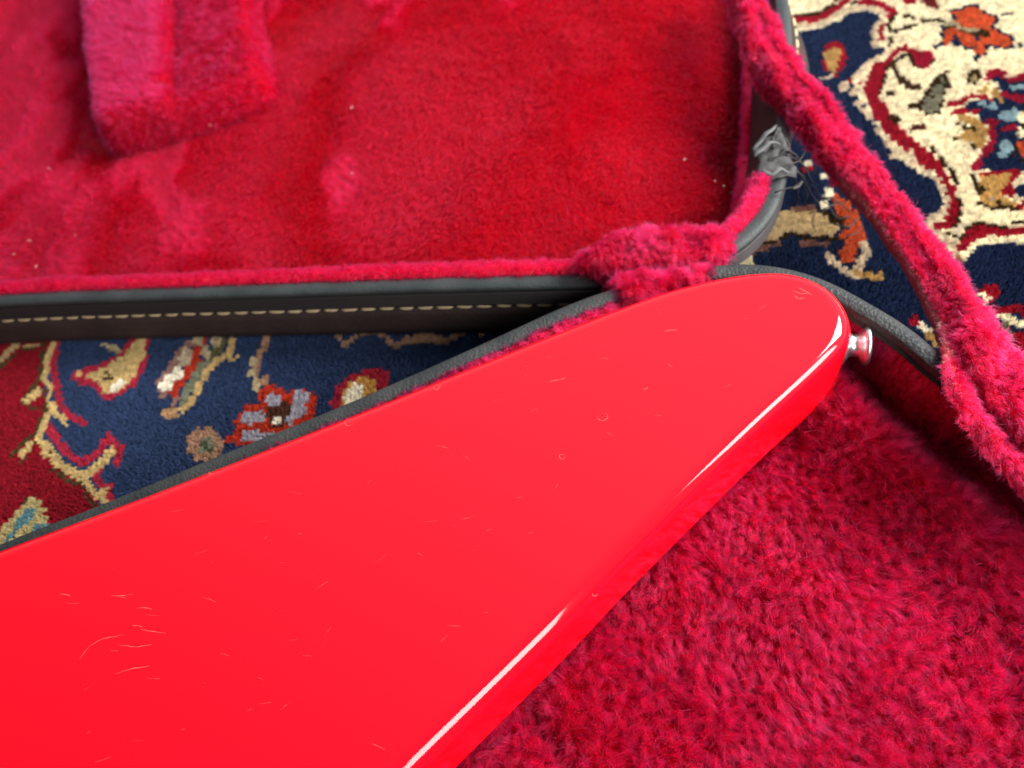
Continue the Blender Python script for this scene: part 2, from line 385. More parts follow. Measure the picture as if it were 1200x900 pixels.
line((.16, .05, .04), 7, [(80, 470), (190, 460)], D, K); dot(WHITE, 3, [(170, 580)], D, K)
poly(NAVY, [(880, -40), (1400, -40), (1400, 900), (760, 900), (800, 760), (900, 640), (860, 500), (760, 380), (740, 310), (560, 280), (640, 210), (800, 190), (960, 120)], D, K)
line(RED, 6, [(450, 240), (560, 210), (650, 160), (800, 160)], D, K); line(RED, 5, [(490, 320), (560, 300), (720, 310)], D, K)
poly(GOLD, [(520, 330), (640, 340), (740, 400), (830, 480), (810, 560), (800, 680), (740, 680), (680, 620), (600, 610), (530, 570), (560, 520), (640, 490), (700, 480), (600, 430), (530, 400)], D, K)
line(BROWN, 4, [(540, 430), (600, 470), (700, 480)], D, K); dot(BROWN, 4, [(680, 655)], D, K); dot(BROWN, 3, [(510, 560)], D, K)
poly((.45, .03, .08), [(780, 420), (850, 370), (950, 410), (900, 460), (800, 450)], D, K); line((.45, .03, .08), 9, [(850, 510), (885, 600), (820, 690), (760, 800), (700, 860)], D, K)
line((.45, .03, .08), 7, [(990, 480), (1100, 460)], D, K); line((.45, .03, .08), 8, [(970, 130), (1050, 150), (1200, 200)], D, K)
dot(PALE, 5, [(790, 235), (880, 260)], D, K); poly(PALE, [(920, 340), (1000, 290), (1130, 270), (1140, 360), (1060, 430), (970, 400)], D, K)
poly(PALE, [(960, 600), (1060, 600), (1080, 680), (1010, 810), (930, 760)], D, K)
poly(CREAM, [(1130, 330), (1400, 200), (1400, 560), (1180, 580), (1100, 560), (1130, 450)], D, K); dot(BROWN, 4, [(1190, 440)], D, K)
poly(ORANGE, [(1100, 640), (1150, 600), (1400, 560), (1400, 780), (1180, 770)], D, K); line(BROWN, 5, [(1080, 660), (1120, 760), (1180, 780)], D, K)
line(PALE, 7, [(1080, 80), (1180, 60), (1300, 50)], D, K)
poly(GOLD, [(710, 110), (820, 30), (850, -10), (830, 90), (760, 140)], D, K); poly(GOLD, [(850, 110), (920, 50), (930, 150), (1010, 190), (990, 230), (920, 200)], D, K); dot(ORED, 3, [(880, 190)], D, K)
dot(BROWN, 8.5, [(690, 770)], B, K); dot((.5, .42, .25), 4.5, [(695, 785)], B, K)
line((.45, .03, .08), 8, [(830, 790), (880, 720), (970, 750)], B, K); line((.45, .03, .08), 8, [(1050, 810), (1200, 760), (1350, 740)], B, K)
E5 = (1020, 190); K5 = 6.667
poly(RED, [(800, 60), (870, 90), (960, 60), (1150, 50), (1160, 120), (1100, 160), (1130, 290), (1060, 260), (1000, 240), (850, 130)], E5, K5)
poly(NAVY, [(860, 10), (950, 60), (1120, 30), (1200, -40), (860, -40)], E5, K5); poly(NAVY, [(1130, 200), (1200, 150), (1400, 150), (1400, 260), (1150, 280)], E5, K5)
go = [(830, 110), (960, 100), (1110, 70), (1050, 180), (1020, 240), (1080, 310), (1150, 330), (1130, 360), (1030, 330), (960, 360), (880, 330), (840, 270), (900, 220), (850, 170)]
line(BROWN, 5, [(770, 110), (820, 150), (840, 220), (860, 310), (930, 370), (1010, 350), (1130, 370)], E5, K5); poly(GOLD, go, E5, K5); dot(BROWN, 3.5, [(880, 210), (990, 320)], E5, K5); dot(GREY, 2.5, [(930, 280)], E5, K5)
line(RED, 8, [(1170, 340), (1250, 300)], E5, K5)
tp = [(361, 540), (390, 460), (480, 420), (560, 440), (620, 560), (590, 680), (500, 780), (440, 700), (380, 740)]
poly(RED, tp, A, K); poly(GOLD, [(370, 530), (470, 480), (540, 500), (555, 560), (520, 640), (510, 740), (440, 720), (420, 640)], A, K); line(PCREAM, 4, [(480, 740), (420, 790), (360, 790)], A, K)
# --- between lid corner and torn strip
G = (860, 190); K6 = 6.0
poly((.68, .56, .36), [(240, 470), (330, 340), (480, 340), (560, 350), (640, 380), (700, 420), (750, 470), (700, 520), (480, 510), (350, 530), (230, 580), (120, 620), (120, 560)], G, K6)
line(BROWN, 4, [(190, 590), (300, 550), (400, 495), (500, 530), (720, 540)], G, K6); line(MAUVE, 7, [(120, 630), (200, 600), (320, 575)], G, K6); line(MAUVE, 7, [(480, 570), (650, 575)], G, K6); line(MAUVE, 6, [(400, 330), (560, 325)], G, K6)
poly(ORANGE, [(700, 220), (780, 260), (900, 400), (940, 540), (860, 600), (840, 690), (770, 720), (730, 650), (760, 560), (720, 500), (800, 460), (740, 420), (690, 340)], G, K6)
line(PCREAM, 9, [(650, 650), (700, 710), (780, 760), (850, 810)], G, K6); line(PCREAM, 11, [(900, 590), (930, 620), (890, 690), (860, 760)], G, K6); line(GOLD, 8, [(860, 780), (940, 790), (1010, 820), (1030, 780)], G, K6)
dot(WHITE, 6, [(660, 220), (625, 300)], G, K6); dot(WHITE, 5, [(625, 95), (515, 15)], G, K6); line(BROWN, 6, [(640, 350), (690, 410), (760, 400)], G, K6); line(RED, 5, [(480, 55), (540, 50)], G, K6)
dot(RED, 6, [(1070, 375)]); line(WHITE, 9, [(1079, 380), (1086, 388)]); line(GOLD, 8, [(1086, 390), (1094, 402)])
# --- the gap between lid and case
poly(NAVY, [(-500, 330), (760, 330), (760, 420), (300, 900), (-500, 900)])
poly(DRED, [(-500, 330), (58, 330), (60, 400), (54, 430), (50, 460), (60, 475), (56, 500), (48, 515), (70, 540), (95, 562), (110, 575), (120, 600), (140, 640), (-500, 900)])
line(RED, 9, [(67, 385), (66, 405), (62, 430), (67, 450), (70, 470), (77, 483), (88, 490), (97, 496)])
line(RED, 9, [(56, 500), (62, 510), (72, 522), (82, 533), (95, 542), (108, 536), (120, 525), (129, 511), (141, 525), (138, 543)])
line(RED, 8, [(118, 550), (113, 561), (119, 569)]); line(RED, 7, [(128, 569), (131, 590)])
line(BROWN, 5, [(52, 398), (49, 425), (46, 445), (36, 458), (28, 470), (34, 477), (42, 477)]); line(BROWN, 5, [(55, 466), (52, 488), (45, 502), (37, 512), (26, 521), (15, 533)])
line(BROWN, 4, [(24, 541), (31, 535)]); line(BROWN, 5, [(60, 550), (74, 558), (86, 567), (98, 566), (101, 580), (112, 592)])
VG = (.62, .46, .20)
line(VG, 7, [(62, 400), (56, 424), (52, 443), (60, 455), (57, 466)]); line(VG, 8, [(63, 473), (57, 487), (51, 503), (44, 515)]); line(VG, 9, [(45, 457), (39, 465), (31, 471)]); line(VG, 6, [(62, 484), (73, 488), (77, 498)])
line(VG, 7, [(44, 516), (33, 523), (25, 535)]); line(VG, 11, [(53, 520), (63, 532), (70, 543), (82, 552), (95, 557), (104, 554)]); line(VG, 10, [(104, 554), (117, 543), (126, 538), (131, 527)]); line(VG, 9, [(100, 560), (106, 572), (114, 579), (124, 575)]); line(VG, 6, [(118, 580), (124, 589)]); dot(VG, 5, [(54, 533)]); dot(BROWN, 2.5, [(43, 520), (58, 531), (54, 459)])
line((.5, .36, .17), 6, [(-5, 426), (0, 423), (8, 416), (16, 405), (22, 404)]); line((.5, .36, .17), 5, [(28, 405), (43, 404)]); line(BROWN, 4, [(0, 429), (10, 424), (18, 412)]); line(BROWN, 3, [(28, 409), (44, 409)])
poly((.52, .43, .20), [(-4, 640), (5, 614), (24, 595), (35, 583), (49, 585), (46, 593), (56, 595), (52, 602), (57, 609), (52, 617), (16, 640)])
poly(TEAL, [(27, 597), (41, 597), (39, 609), (24, 618), (9, 638), (2, 638), (19, 616)]); line(TEAL, 6, [(38, 620), (54, 616)]); line(BROWN, 4, [(28, 590), (33, 585)])
L1 = (0, 380); K7 = 7.5
poly(RED, [(630, 470), (660, 410), (850, 350), (920, 330), (1080, 240), (1130, 120), (1200, 60), (1350, 60), (1300, 250), (1265, 400), (1190, 540), (1020, 640), (900, 660), (850, 560), (700, 530)], L1, K7)
poly(VG, [(910, 390), (1000, 310), (1100, 260), (1180, 150), (1200, 90), (1310, 90), (1260, 300), (1200, 420), (1130, 520), (1020, 600), (920, 610), (870, 520), (820, 500), (760, 460), (840, 400)], L1, K7)
poly(WHITE, [(930, 590), (1060, 470), (1110, 500), (1020, 590)], L1, K7)
dot(VG, 4, [(690, 440)], L1, K7); line((.55, .25, .15), 4, [(760, 450), (800, 420)], L1, K7); poly((.5, .4, .22), [(880, 170), (980, 170), (1090, 230), (1000, 260), (960, 210)], L1, K7); line(BROWN, 4, [(920, 470), (1000, 465)], L1, K7); dot(BROWN, 2.5, [(950, 435)], L1, K7)
L3 = (160, 380)
line(MAUVE, 9, [(480, 160), (380, 260), (290, 400), (200, 520), (230, 610)], L3, K7)
line(SAGE, 11, [(640, 330), (540, 400), (500, 500), (440, 600), (410, 690)], L3, K7); line((.15, .14, .06), 9, [(660, 290), (760, 150)], L3, K7)
line(ORED, 10, [(610, 60), (540, 220), (520, 320), (450, 420), (380, 520), (320, 600)], L3, K7)
dot((.55, .45, .28), 7, [(550, 140), (690, 145)], L3, K7); dot((.55, .45, .28), 6, [(610, 260), (600, 215)], L3, K7); dot((.58, .47, .33), 7.5, [(440, 265), (420, 320)], L3, K7); dot(WHITE, 7, [(360, 430), (250, 540), (285, 500)], L3, K7)
line((.60, .42, .18), 8, [(840, 130), (850, 180), (820, 260), (700, 320), (610, 430), (540, 560), (500, 660), (400, 755)], L3, K7); dot((.60, .42, .18), 3, [(900, 290), (830, 310)], L3, K7); poly((.50, .31, .16), [(230, 740), (330, 710), (375, 790), (340, 830), (230, 830)], L3, K7); line(MAUVE, 5, [(370, 640), (330, 700)], L3, K7)
line(PTAN, 9, [(1150, 60), (1140, 150), (1090, 240), (1070, 340), (1050, 430)], L3, K7); dot((.6, .5, .3), 5, [(1000, 430), (1050, 510), (1040, 560), (1020, 330)], L3, K7); dot(PTAN, 5.5, [(1130, 480), (1110, 500)], L3, K7); dot(PTAN, 3.5, [(1000, 35)], L3, K7)
L4 = (240, 420)
poly(ORED, [(480, 300), (520, 250), (600, 235), (690, 260), (740, 310), (790, 270), (850, 260), (950, 300), (995, 360), (960, 500), (980, 600), (700, 700), (500, 760), (320, 760), (190, 740), (200, 670), (270, 650), (260, 560), (290, 490), (350, 420), (420, 400), (480, 400)], L4, K7)
dot(GREY, 8, [(600, 360), (630, 400)], L4, K7); dot(GREY, 10, [(840, 350), (820, 450)], L4, K7); dot(GREY, 8, [(390, 530), (480, 510)], L4, K7); dot(GREY, 7, [(370, 690), (450, 680), (560, 700)], L4, K7); dot(GREY, 7, [(740, 540)], L4, K7)
dot((.10, .035, .02), 9, [(600, 480), (700, 440), (640, 540)], L4, K7); dot(WHITE, 5.5, [(650, 545)], L4, K7); line(ORED, 7, [(360, 610), (560, 610)], L4, K7); dot(ORED, 4.5, [(210, 710)], L4, K7)
for k in range(9):
    a = 2*math.pi*k/9; dot(PTAN, 7, [(240+15*math.cos(a), 521+14*math.sin(a))])
dot(PTAN, 12, [(240, 521)]); dot(SAGE, 10, [(242, 522)]); dot((.12, .13, .07), 3, [(240, 520), (247, 526)])
L5 = (370, 370); K8 = 5.217
poly(RED, [(80, 620), (90, 540), (110, 440), (220, 360), (350, 310), (450, 330), (440, 400), (400, 620)], L5, K8); poly((.60, .36, .10), [(140, 620), (150, 510), (200, 400), (300, 365), (380, 400), (350, 500), (250, 620)], L5, K8); poly(WHITE, [(160, 600), (170, 500), (240, 390), (300, 440), (260, 600)], L5, K8)
line(PTAN, 6, [(140, 120), (170, 180), (260, 110), (390, 100), (440, 140), (480, 190), (550, 140), (700, 120), (800, 150), (900, 100)], L5, K8); line(PTAN, 6, [(560, 150), (680, 150), (800, 160)], L5, K8); dot(PTAN, 4, [(1020, 100), (1010, 120)], L5, K8)

def rug_colour(X):
    """weave pattern of the rug at points on it"""
    q = project(np.column_stack([X[:, 0], X[:, 1], np.full(len(X), 0.004)])); x, y = q[:, 0], q[:, 1]
    # all-over ground away from the traced motifs
    n1 = fbm(X[:, 0]*14+3, X[:, 1]*14, 5, 3); n2 = fbm(X[:, 0]*40, X[:, 1]*40, 9, 2)
    col = np.tile(np.array(NAVY), (len(X), 1))
    col[n1 > 0.56] = RED; col[(n1 > 0.53) & (n1 < 0.56)] = GOLD; col[n1 < 0.40] = CREAM; col[(n1 < 0.42) & (n1 >= 0.40)] = BROWN
    col[(n2 > 0.68) & (n1 > 0.42) & (n1 < 0.53)] = ORED
    for k, c, pts, r in paint:
        pa = np.array(pts); lo = pa.min(0)-r-1; hi = pa.max(0)+r+1
        s = np.where((x > lo[0]) & (x < hi[0]) & (y > lo[1]) & (y < hi[1]))[0]
        if not len(s): continue
        h = inside(pts, x[s], y[s]) if k == 'p' else seg_dist(pts, x[s], y[s]) < r
        col[s[h]] = c
    return col

rug = thing('persian_rug', 'patterned wool rug in navy, cream and red lying under the open case', 'rug', (-0.05, 0.3, 0.0))
step = 0.0021
gx = np.arange(-0.56, 0.36, step); gy = np.arange(0.02, 0.66, step)
# woven ground (large sheet with the same colours)
bx = np.arange(-1.0, 0.9, 0.01); by = np.arange(-0.6, 1.3, 0.01)
XX, YY = np.meshgrid(bx, by, indexing='ij')
Vb = np.column_stack([XX.ravel(), YY.ravel(), np.zeros(XX.size)])
sheet = mesh_obj('woven_ground', Vb, grid_faces(len(bx), len(by)), M_wool, rug)
ca = sheet.data.color_attributes.new('tint', 'FLOAT_COLOR', 'POINT')
ca.data.foreach_set('color', np.concatenate([rug_colour(Vb), np.ones((len(Vb), 1))], 1).astype(np.float32).ravel())
rng = np.random.default_rng(7)
XX, YY = np.meshgrid(gx, gy, indexing='ij')
kx = XX.ravel()+rng.normal(0, step*0.07, XX.size); ky = YY.ravel()+rng.normal(0, step*0.07, XX.size)
q = project(np.column_stack([kx, ky, np.full(len(kx), 0.004)]))
see = ((q[:, 0] > 840) & (q[:, 0] < 1290) & (q[:, 1] > -90) & (q[:, 1] < 480)) | ((q[:, 0] > -90) & (q[:, 0] < 780) & (q[:, 1] > 340) & (q[:, 1] < 720) & (q[:, 1] < 700-0.40*q[:, 0]))
kx = kx[see]; ky = ky[see]
kc = rug_colour(np.column_stack([kx, ky]))
kv = 0.82+0.36*rng.random(len(kx)); kc = kc*kv[:, None]*(0.88+0.24*fbm(kx*60, ky*25, 3, 2))[:, None]
HP = 22; n = len(kx)
hx = np.repeat(kx, HP)+rng.uniform(-0.5, 0.5, n*HP)*step*0.95; hy = np.repeat(ky, HP)+rng.uniform(-0.5, 0.5, n*HP)*step*0.95
kl = np.repeat(rng.normal(0, 0.02, (n, 2)), HP, 0)
hl = 0.0042*(0.92+0.16*rng.random(n*HP))
pts = np.zeros((n*HP, 3, 3))
for k, t in enumerate((0, 0.6, 1.0)):
    pts[:, k, 0] = hx+hl*t*(kl[:, 0]+0.05)+rng.normal(0, 0.0001, n*HP)*t; pts[:, k, 1] = hy+hl*t*(kl[:, 1]-0.10)+rng.normal(0, 0.0001, n*HP)*t; pts[:, k, 2] = 0.0005+hl*t
tint = np.repeat(kc, HP, 0)*(0.85+0.3*rng.random(n*HP))[:, None]
curves_obj('wool_pile', pts, np.tile(np.array([[0.00025, 0.00024, 0.00019]]), (n*HP, 1)), tint.clip(0, 1), M_wool, rug)

# ------------------------------------------------------------------ the case
case = thing('guitar_case', 'open black hard case lined in crimson plush with its lid folded back', 'guitar case', (0.0, 0.2, 0.006))
LZ, BZ, R0 = 0.040, 0.050, 0.006       # height of the lid rim, of the case rim, top of the rug pile

# lid outline (outer edge of its rim), walked anticlockwise: near side left to right, round the corner, away along the right side
near = PP([(-180, 371), (0, 357), (160, 350.5), (330, 345), (450, 341), (560, 338), (650, 336), (725, 333), (790, 322), (848, 302), (878, 284), (905, 255), (918, 225), (925, 190), (929, 130), (928, 40), (918, -60)], LZ)[:, :2]
pl = spline(near, 0.004)
d_left = near[0]-near[2]; d_left /= np.linalg.norm(d_left)
a = near[0]+d_left*0.06
d_up = near[-1]-near[-3]; d_up /= np.linalg.norm(d_up)
b2 = near[-1]+d_up*0.18
c2 = b2+np.array([-0.10, 0.07]); e2 = np.array([a[0]+0.04, b2[1]+0.16]); f2 = np.array([a[0]-0.03, a[1]+0.10])
tail = spline(np.array([near[-1], b2, c2, e2, f2, a, near[0]]), 0.01)[1:-1]
lid_path = smooth_line(np.vstack([pl, tail]), 3, True)
cpx = P(890, 270, LZ)[:2]
inset = 0.017*np.exp(-(np.linalg.norm(lid_path-P(926, 20, LZ)[:2], axis=1)/0.05)**2)-0.016*np.exp(-(np.linalg.norm(lid_path-cpx, axis=1)/0.055)**2)
V, F = sweep(lid_path, [(-0.0090, LZ-0.0035), (-0.0012, LZ-0.0020), (-0.0012, LZ-0.0045), (-0.0006, 0.0265), (-0.0022, 0.0262), (-0.0022, 0.0256), (-0.0004, 0.0250), (0.0, 0.020), (0.0010, 0.012), (0.0005, 0.0075), (-0.002, 0.005), (-0.007, R0-0.0025)], True, inset)
lid = mesh_obj('lid_shell', V, F, M_wall, case)
lid.data.materials.append(M_wall)
Vb_, Fb_ = [], []
ins = lid_path+normals2(lid_path, True)*(-0.007+inset[:, None])
mesh_obj('lid_bottom', [(x, y, R0-0.0025) for x, y in ins], [tuple(range(len(ins)))], M_wall, lid, smooth=False)
V, F = sweep(lid_path, [(-0.0074, LZ-0.0035), (-0.0074, LZ-0.0003), (-0.0066, LZ), (-0.0035, LZ+0.0004), (-0.0008, LZ), (0.0, LZ-0.0010), (-0.0002, LZ-0.0028), (-0.0012, LZ-0.0034)], True)
mesh_obj('lid_rim', V, F, M_rim, lid)
# ribbed strip under the rim and the thin bright lip
J = Joined()
for k in range(5):
    z = LZ-0.0048-k*0.0017
    V, F = sweep(lid_path, [(-0.0016, z+0.0007), (0.0002-0.0002*(k == 0), z+0.0004), (0.0002, z-0.0002), (-0.0016, z-0.0008)], True, inset); J.add(V, F)
mesh_obj('ribbed_strip', J.V, J.F, M_rib, lid)
# stitches
sp = pl[np.argmin(np.linalg.norm(pl-P(-60, 361, LZ)[:2], axis=1)):]
cum = np.concatenate([[0], np.cumsum(np.linalg.norm(np.diff(sp, axis=0), axis=1))])
st_mesh = None
for k in range(int(cum[-1]/0.0096)):
    s = (k+0.5)*0.0096
    p = np.array([np.interp(s, cum, sp[:, 0]), np.interp(s, cum, sp[:, 1])]); p2 = np.array([np.interp(s+0.001, cum, sp[:, 0]), np.interp(s+0.001, cum, sp[:, 1])])
    t = (p2-p)/np.linalg.norm(p2-p); nn = np.array([t[1], -t[0]])
    ii = np.interp(s, cum, inset[np.argmin(np.linalg.norm(pl-sp[0], axis=1)):][:len(sp)])
    if st_mesh is None:
        xs = np.linspace(-0.0041, 0.0041, 7)
        V, F = tube(np.column_stack([xs, np.zeros(7)-0.0002+0.0010*(1-(xs/0.0042)**4), -0.0002+xs*0.03]), 0.00115*np.array([0.6, 0.95, 1, 1, 1, 0.95, 0.6]))
        o = mesh_obj('stitch', V, F, M_thread, lid); st_mesh = o.data
    else:
        o = bpy.data.objects.new('stitch', st_mesh); C.objects.link(o); o.parent = lid
    zz = 0.0259; off = -0.0019+ii*(1-zz/LZ)
    rk = random.Random(1000+k); o.location = (p[0]+nn[0]*off, p[1]+nn[1]*off, zz+rk.uniform(-0.00025, 0.00025)); o.scale = (rk.uniform(0.88, 1.06), 1, rk.uniform(0.85, 1.1))
    o.rotation_euler = (0, random.Random(k).uniform(-0.05, 0.05), math.atan2(t[1], t[0])+math.pi)
    # tube bulge must face outwards
# lid lining: floor with soft hollows
ll = lid_path+normals2(lid_path, True)*-0.0105
x0, y0 = ll.min(0); x1, y1 = ll.max(0); hstep = 0.0045
bx = np.arange(x0, x1, hstep); by = np.arange(y0, y1, hstep); XX, YY = np.meshgrid(bx, by, indexing='ij')
blockpx = [(112, -80), (116, 40), (128, 150), (136, 176), (152, 174), (195, 160), (255, 140), (312, 112), (318, 98), (306, 40), (280, -80)]
def lid_h(x, y):
    h = 0.0068+0.0040*(fbm(x*16, y*16, 21, 3)-0.5)
    h = h-0.003*np.exp(-(np.hypot(x-P(390, 225, .012)[0], y-P(390, 225, .012)[1])/0.016)**2)
    d = seg_dist(np.vstack([ll, ll[:1]]), x, y)
    return h+0.006*np.exp(-(d/0.012)**2)
ZZ = lid_h(XX, YY)
ids = -np.ones(XX.shape, int); keepv = inside(ll, XX, YY); ids[keepv] = np.arange(keepv.sum())
Vl = np.column_stack([XX[keepv], YY[keepv], ZZ[keepv]])
Fl = [(ids[i, j], ids[i+1, j], ids[i+1, j+1], ids[i, j+1]) for i in range(len(bx)-1) for j in range(len(by)-1) if ids[i, j] >= 0 and ids[i+1, j] >= 0 and ids[i+1, j+1] >= 0 and ids[i, j+1] >= 0]
lining = mesh_obj('lid_lining', Vl, Fl, M_cloth, case)
def seen_px(z, m=60, x0=0, x1=1200, y0=0, y1=900):
    def f(R):
        q = project(R); return (q[:, 0] > x0-m) & (q[:, 0] < x1+m) & (q[:, 1] > y0-m) & (q[:, 1] < y1+m)
    return f
def lid_lean(R):
    s = swirl(9, 0.22, (0.1, -0.75, 0), 4)(R)
    q = project(R); X, Y = q[:, 0], q[:, 1]
    f = fbm(R[:, 0]*60, R[:, 1]*30, 33, 4)*0.5+fbm(R[:, 0]*22, R[:, 1]*16, 36, 2)*0.5
    # the nap is brushed up most on the far left and in a few handled patches
    def spot(x, y, rx, ry): return np.exp(-((X-x)/rx)**2-((Y-y)/ry)**2)
    bias = 0.30*spot(20, 80, 120, 150)+0.13*spot(190, 215, 150, 50)+0.34*spot(405, 215, 44, 34)+0.08*spot(300, 60, 80, 90)-0.05*spot(740, 90, 200, 160)-0.12*spot(560, 230, 260, 80)-0.10*spot(480, 40, 110, 130)-0.06*spot(820, 150, 60, 160)
    k = ((0.9-0.5*np.clip((X-380)/250, 0, 1))*np.clip((f+bias-0.50)*4.2, 0, 1))[:, None]
    return s*(1-k)+np.array([[-0.55, 0.75, 0]])*k
fur(lining, 'plush_pile', 3.6e6, 0.0046, 0.00012, lid_lean, M_furdeep, clump=0.0018, pull=0.18, jit=0.10, keep=seen_px(.012, 50), seed=3, up=0.6, wild=0.002, cvar=0.1, nz=0.07)
# wall lining inside the lid and the padded edge strip
def band_obj(name, path, prof, m, parent, wob=0.0008, seed=1, scale=None):
    V, F = sweep(path, prof, False)
    V[:, 2] += (fbm(V[:, 0]*120, V[:, 1]*120, seed, 2)-0.5)*2*wob
    return mesh_obj(name, V, F, m, parent)
kA = np.argmin(np.linalg.norm(lid_path-P(-170, 370, LZ)[:2], axis=1)); kB = np.argmin(np.linalg.norm(lid_path-P(921, 212, LZ)[:2], axis=1))
edge_path = lid_path[kA:kB+1]
es = band_obj('padded_edge', edge_path, [(-0.0072, LZ-0.0022), (-0.0078, LZ-0.0004), (-0.0105, LZ+0.0008), (-0.0135, LZ+0.0002), (-0.0155, LZ-0.003), (-0.016, LZ-0.012), (-0.0155, 0.012)], M_back, lining, 0.0008, 5)
def along_lean(path, amt, zdown=0.0, side=0.0):
    n2 = normals2(path, False); t2 = np.stack([-n2[:, 1], n2[:, 0]], 1)
    def f(R):
        k = np.array([np.argmin((path[:, 0]-x)**2+(path[:, 1]-y)**2) for x, y in R[:, :2]]) if len(R) < 3000 else nearest(path, R)
        return np.column_stack([t2[k]*amt+n2[k]*side, np.full(len(R), zdown)])
    return f
def nearest(path, R):
    k = np.empty(len(R), int)
    for s in range(0, len(R), 4000):
        r = R[s:s+4000, :2]; k[s:s+4000] = np.argmin(((r[:, None, :]-path[None])**2).sum(2), 1)
    return k
fur(es, 'edge_pile', 8.0e6, 0.0023, 0.00009, along_lean(edge_path, 0.5, 0.0, -0.15), M_fur, clump=0.0016, pull=0.3, jit=0.3, keep=seen_px(0, 40), seed=5, up=0.8, parent=lining, wild=0.02)
# bare right wall inside the lid
kC = np.argmin(np.linalg.norm(lid_path-P(918, -60, LZ)[:2], axis=1))
rp_ = lid_path[kB-2:kC+14]
rw = band_obj('bare_inner_wall', rp_, [(-0.0072, LZ-0.001), (-0.0090, LZ-0.003), (-0.0130, LZ-0.008), (-0.0185, LZ-0.016), (-0.0195, 0.010)], leather('bare_brown_board', (0.040, 0.022, 0.018), (0.06, 0.034, 0.026), 400, 0.4, 0.7), lining, 0.0004, 6)
rw2 = band_obj('side_lining', rp_, [(-0.0186, LZ-0.0165), (-0.0195, LZ-0.018), (-0.0205, LZ-0.022), (-0.0205, 0.008)], M_cloth, lining, 0.0008, 8)
fur(rw2, 'side_pile', 3e6, 0.0035, 0.00012, lambda R: np.tile([[-0.2, -0.3, -0.5]], (len(R), 1)), M_furdeep, keep=seen_px(0, 40), seed=8, parent=lining)

# padded cradle block in the lid
bw = PP(blockpx, 0.014)[:, :2]
bx = np.arange(bw[:, 0].min()-0.007, bw[:, 0].max()+0.007, 0.0020); by = np.arange(bw[:, 1].min()-0.007, bw[:, 1].max()+0.007, 0.0020)
XX, YY = np.meshgrid(bx, by, indexing='ij')
bcl = spline(np.vstack([bw, bw[:1]]), 0.003)
bcl = smooth_line(bcl[:-1], 5, True); bcl = np.vstack([bcl, bcl[:1]])
dd = seg_dist(bcl, XX, YY); ib = inside(bcl, XX, YY)
sd = np.where(ib, dd, -dd)
groove = PP([(196, -120), (200, -40), (203, 40), (200, 98)], 0.034)[:, :2]
gd = seg_dist(groove, XX, YY); gx_ = np.clip(1-gd/0.007, 0, 1)
q = project(np.column_stack([XX.ravel(), YY.ravel(), np.full(XX.size, 0.034)])); lob = np.clip((205-q[:, 0].reshape(XX.shape))/14, 0, 1)
top = 0.030+0.006*lob+0.0016*(fbm(XX*70, YY*70, 3, 2)-0.5)-0.010*gx_**2-0.007*np.exp(-(np.hypot(XX-P(187, 97, .036)[0], YY-P(187, 97, .036)[1])/0.004)**2)
ZZ = 0.005+(top-0.005)*np.sqrt(np.clip(1-(1-np.clip(sd/0.008, 0, 1))**2, 0, 1))
ZZ = ZZ-1.5*np.clip(-sd, 0, 1)
ids = -np.ones(XX.shape, int); kv_ = sd > -0.006; ids[kv_] = np.arange(kv_.sum())
Vl = np.column_stack([XX[kv_], YY[kv_], ZZ[kv_]])
Fl = [(ids[i, j], ids[i+1, j], ids[i+1, j+1], ids[i, j+1]) for i in range(len(bx)-1) for j in range(len(by)-1) if min(ids[i, j], ids[i+1, j], ids[i+1, j+1], ids[i, j+1]) >= 0]
blk = mesh_obj('cradle_block', Vl, Fl, M_cloth, case)
def block_lean(R):
    q = project(R); k = np.clip((208-q[:, 0])/20, 0, 1)[:, None]; low = np.clip((q[:, 1]-100+0.30*(q[:, 0]-200))/25, 0, 1)[:, None]
    s = swirl(60, 0.25, (0.2, -0.7, 0), 12)(R)
    a = np.array([[-0.45, 0.05, 0]])
    return s*(1-k)*(1-low)+a*k*(1-low)+np.array([[-0.05, -0.45, 0.15]])*low
fur(blk, 'block_pile', 3.6e6, 0.0044, 0.00012, block_lean, M_fur, clump=0.0024, pull=0.4, jit=0.4, keep=seen_px(0, 50), seed=11, up=0.7, wild=0.008)

# lower half of the case
outer_px = [(-260, 748), (0, 636), (100, 597), (190, 560), (240, 539), (400, 474), (550, 408), (600, 385), (650, 362), (690, 346), (722, 336), (780, 318), (840, 309), (880, 307), (915, 311), (945, 318), (977, 330), (1013, 350), (1053, 373), (1077, 390), (1097, 408), (1116, 424), (1155, 448), (1215, 486), (1290, 550)]
ob = spline(PP(outer_px, BZ)[:, :2], 0.004)
ext = np.array([[0.19, 0.05], [0.18, -0.10], [0.05, -0.22], [-0.08, -0.28], [-0.28, -0.26], [-0.42, -0.16], [-0.46, -0.05], [-0.42, 0.03]])
tailb = spline(np.vstack([ob[-1:], ext, ob[:1]]), 0.01)[1:-1]
base_path = smooth_line(np.vstack([ob, tailb])[::-1], 3, True)      # walked so that the outside is on the right
if ((np.roll(base_path, -1, 0)[:, 0]-base_path[:, 0])*(np.roll(base_path, -1, 0)[:, 1]+base_path[:, 1])).sum() > 0: base_path = base_path[::-1]
V, F = sweep(base_path, [(-0.0095, BZ-0.004), (-0.0012, BZ-0.002), (-0.0008, 0.036), (0.0, 0.030), (0.0, 0.014), (-0.002, 0.008), (-0.007, R0-0.002)], True)
shell = mesh_obj('case_shell', V, F, M_wall, case)
V, F = sweep(base_path, [(-0.0076, BZ-0.006), (-0.0076, BZ-0.0006), (-0.0066, BZ), (-0.0036, BZ+0.0005), (-0.0010, BZ), (0.0, BZ-0.0012), (-0.0003, BZ-0.004), (-0.0014, BZ-0.0046)], True)
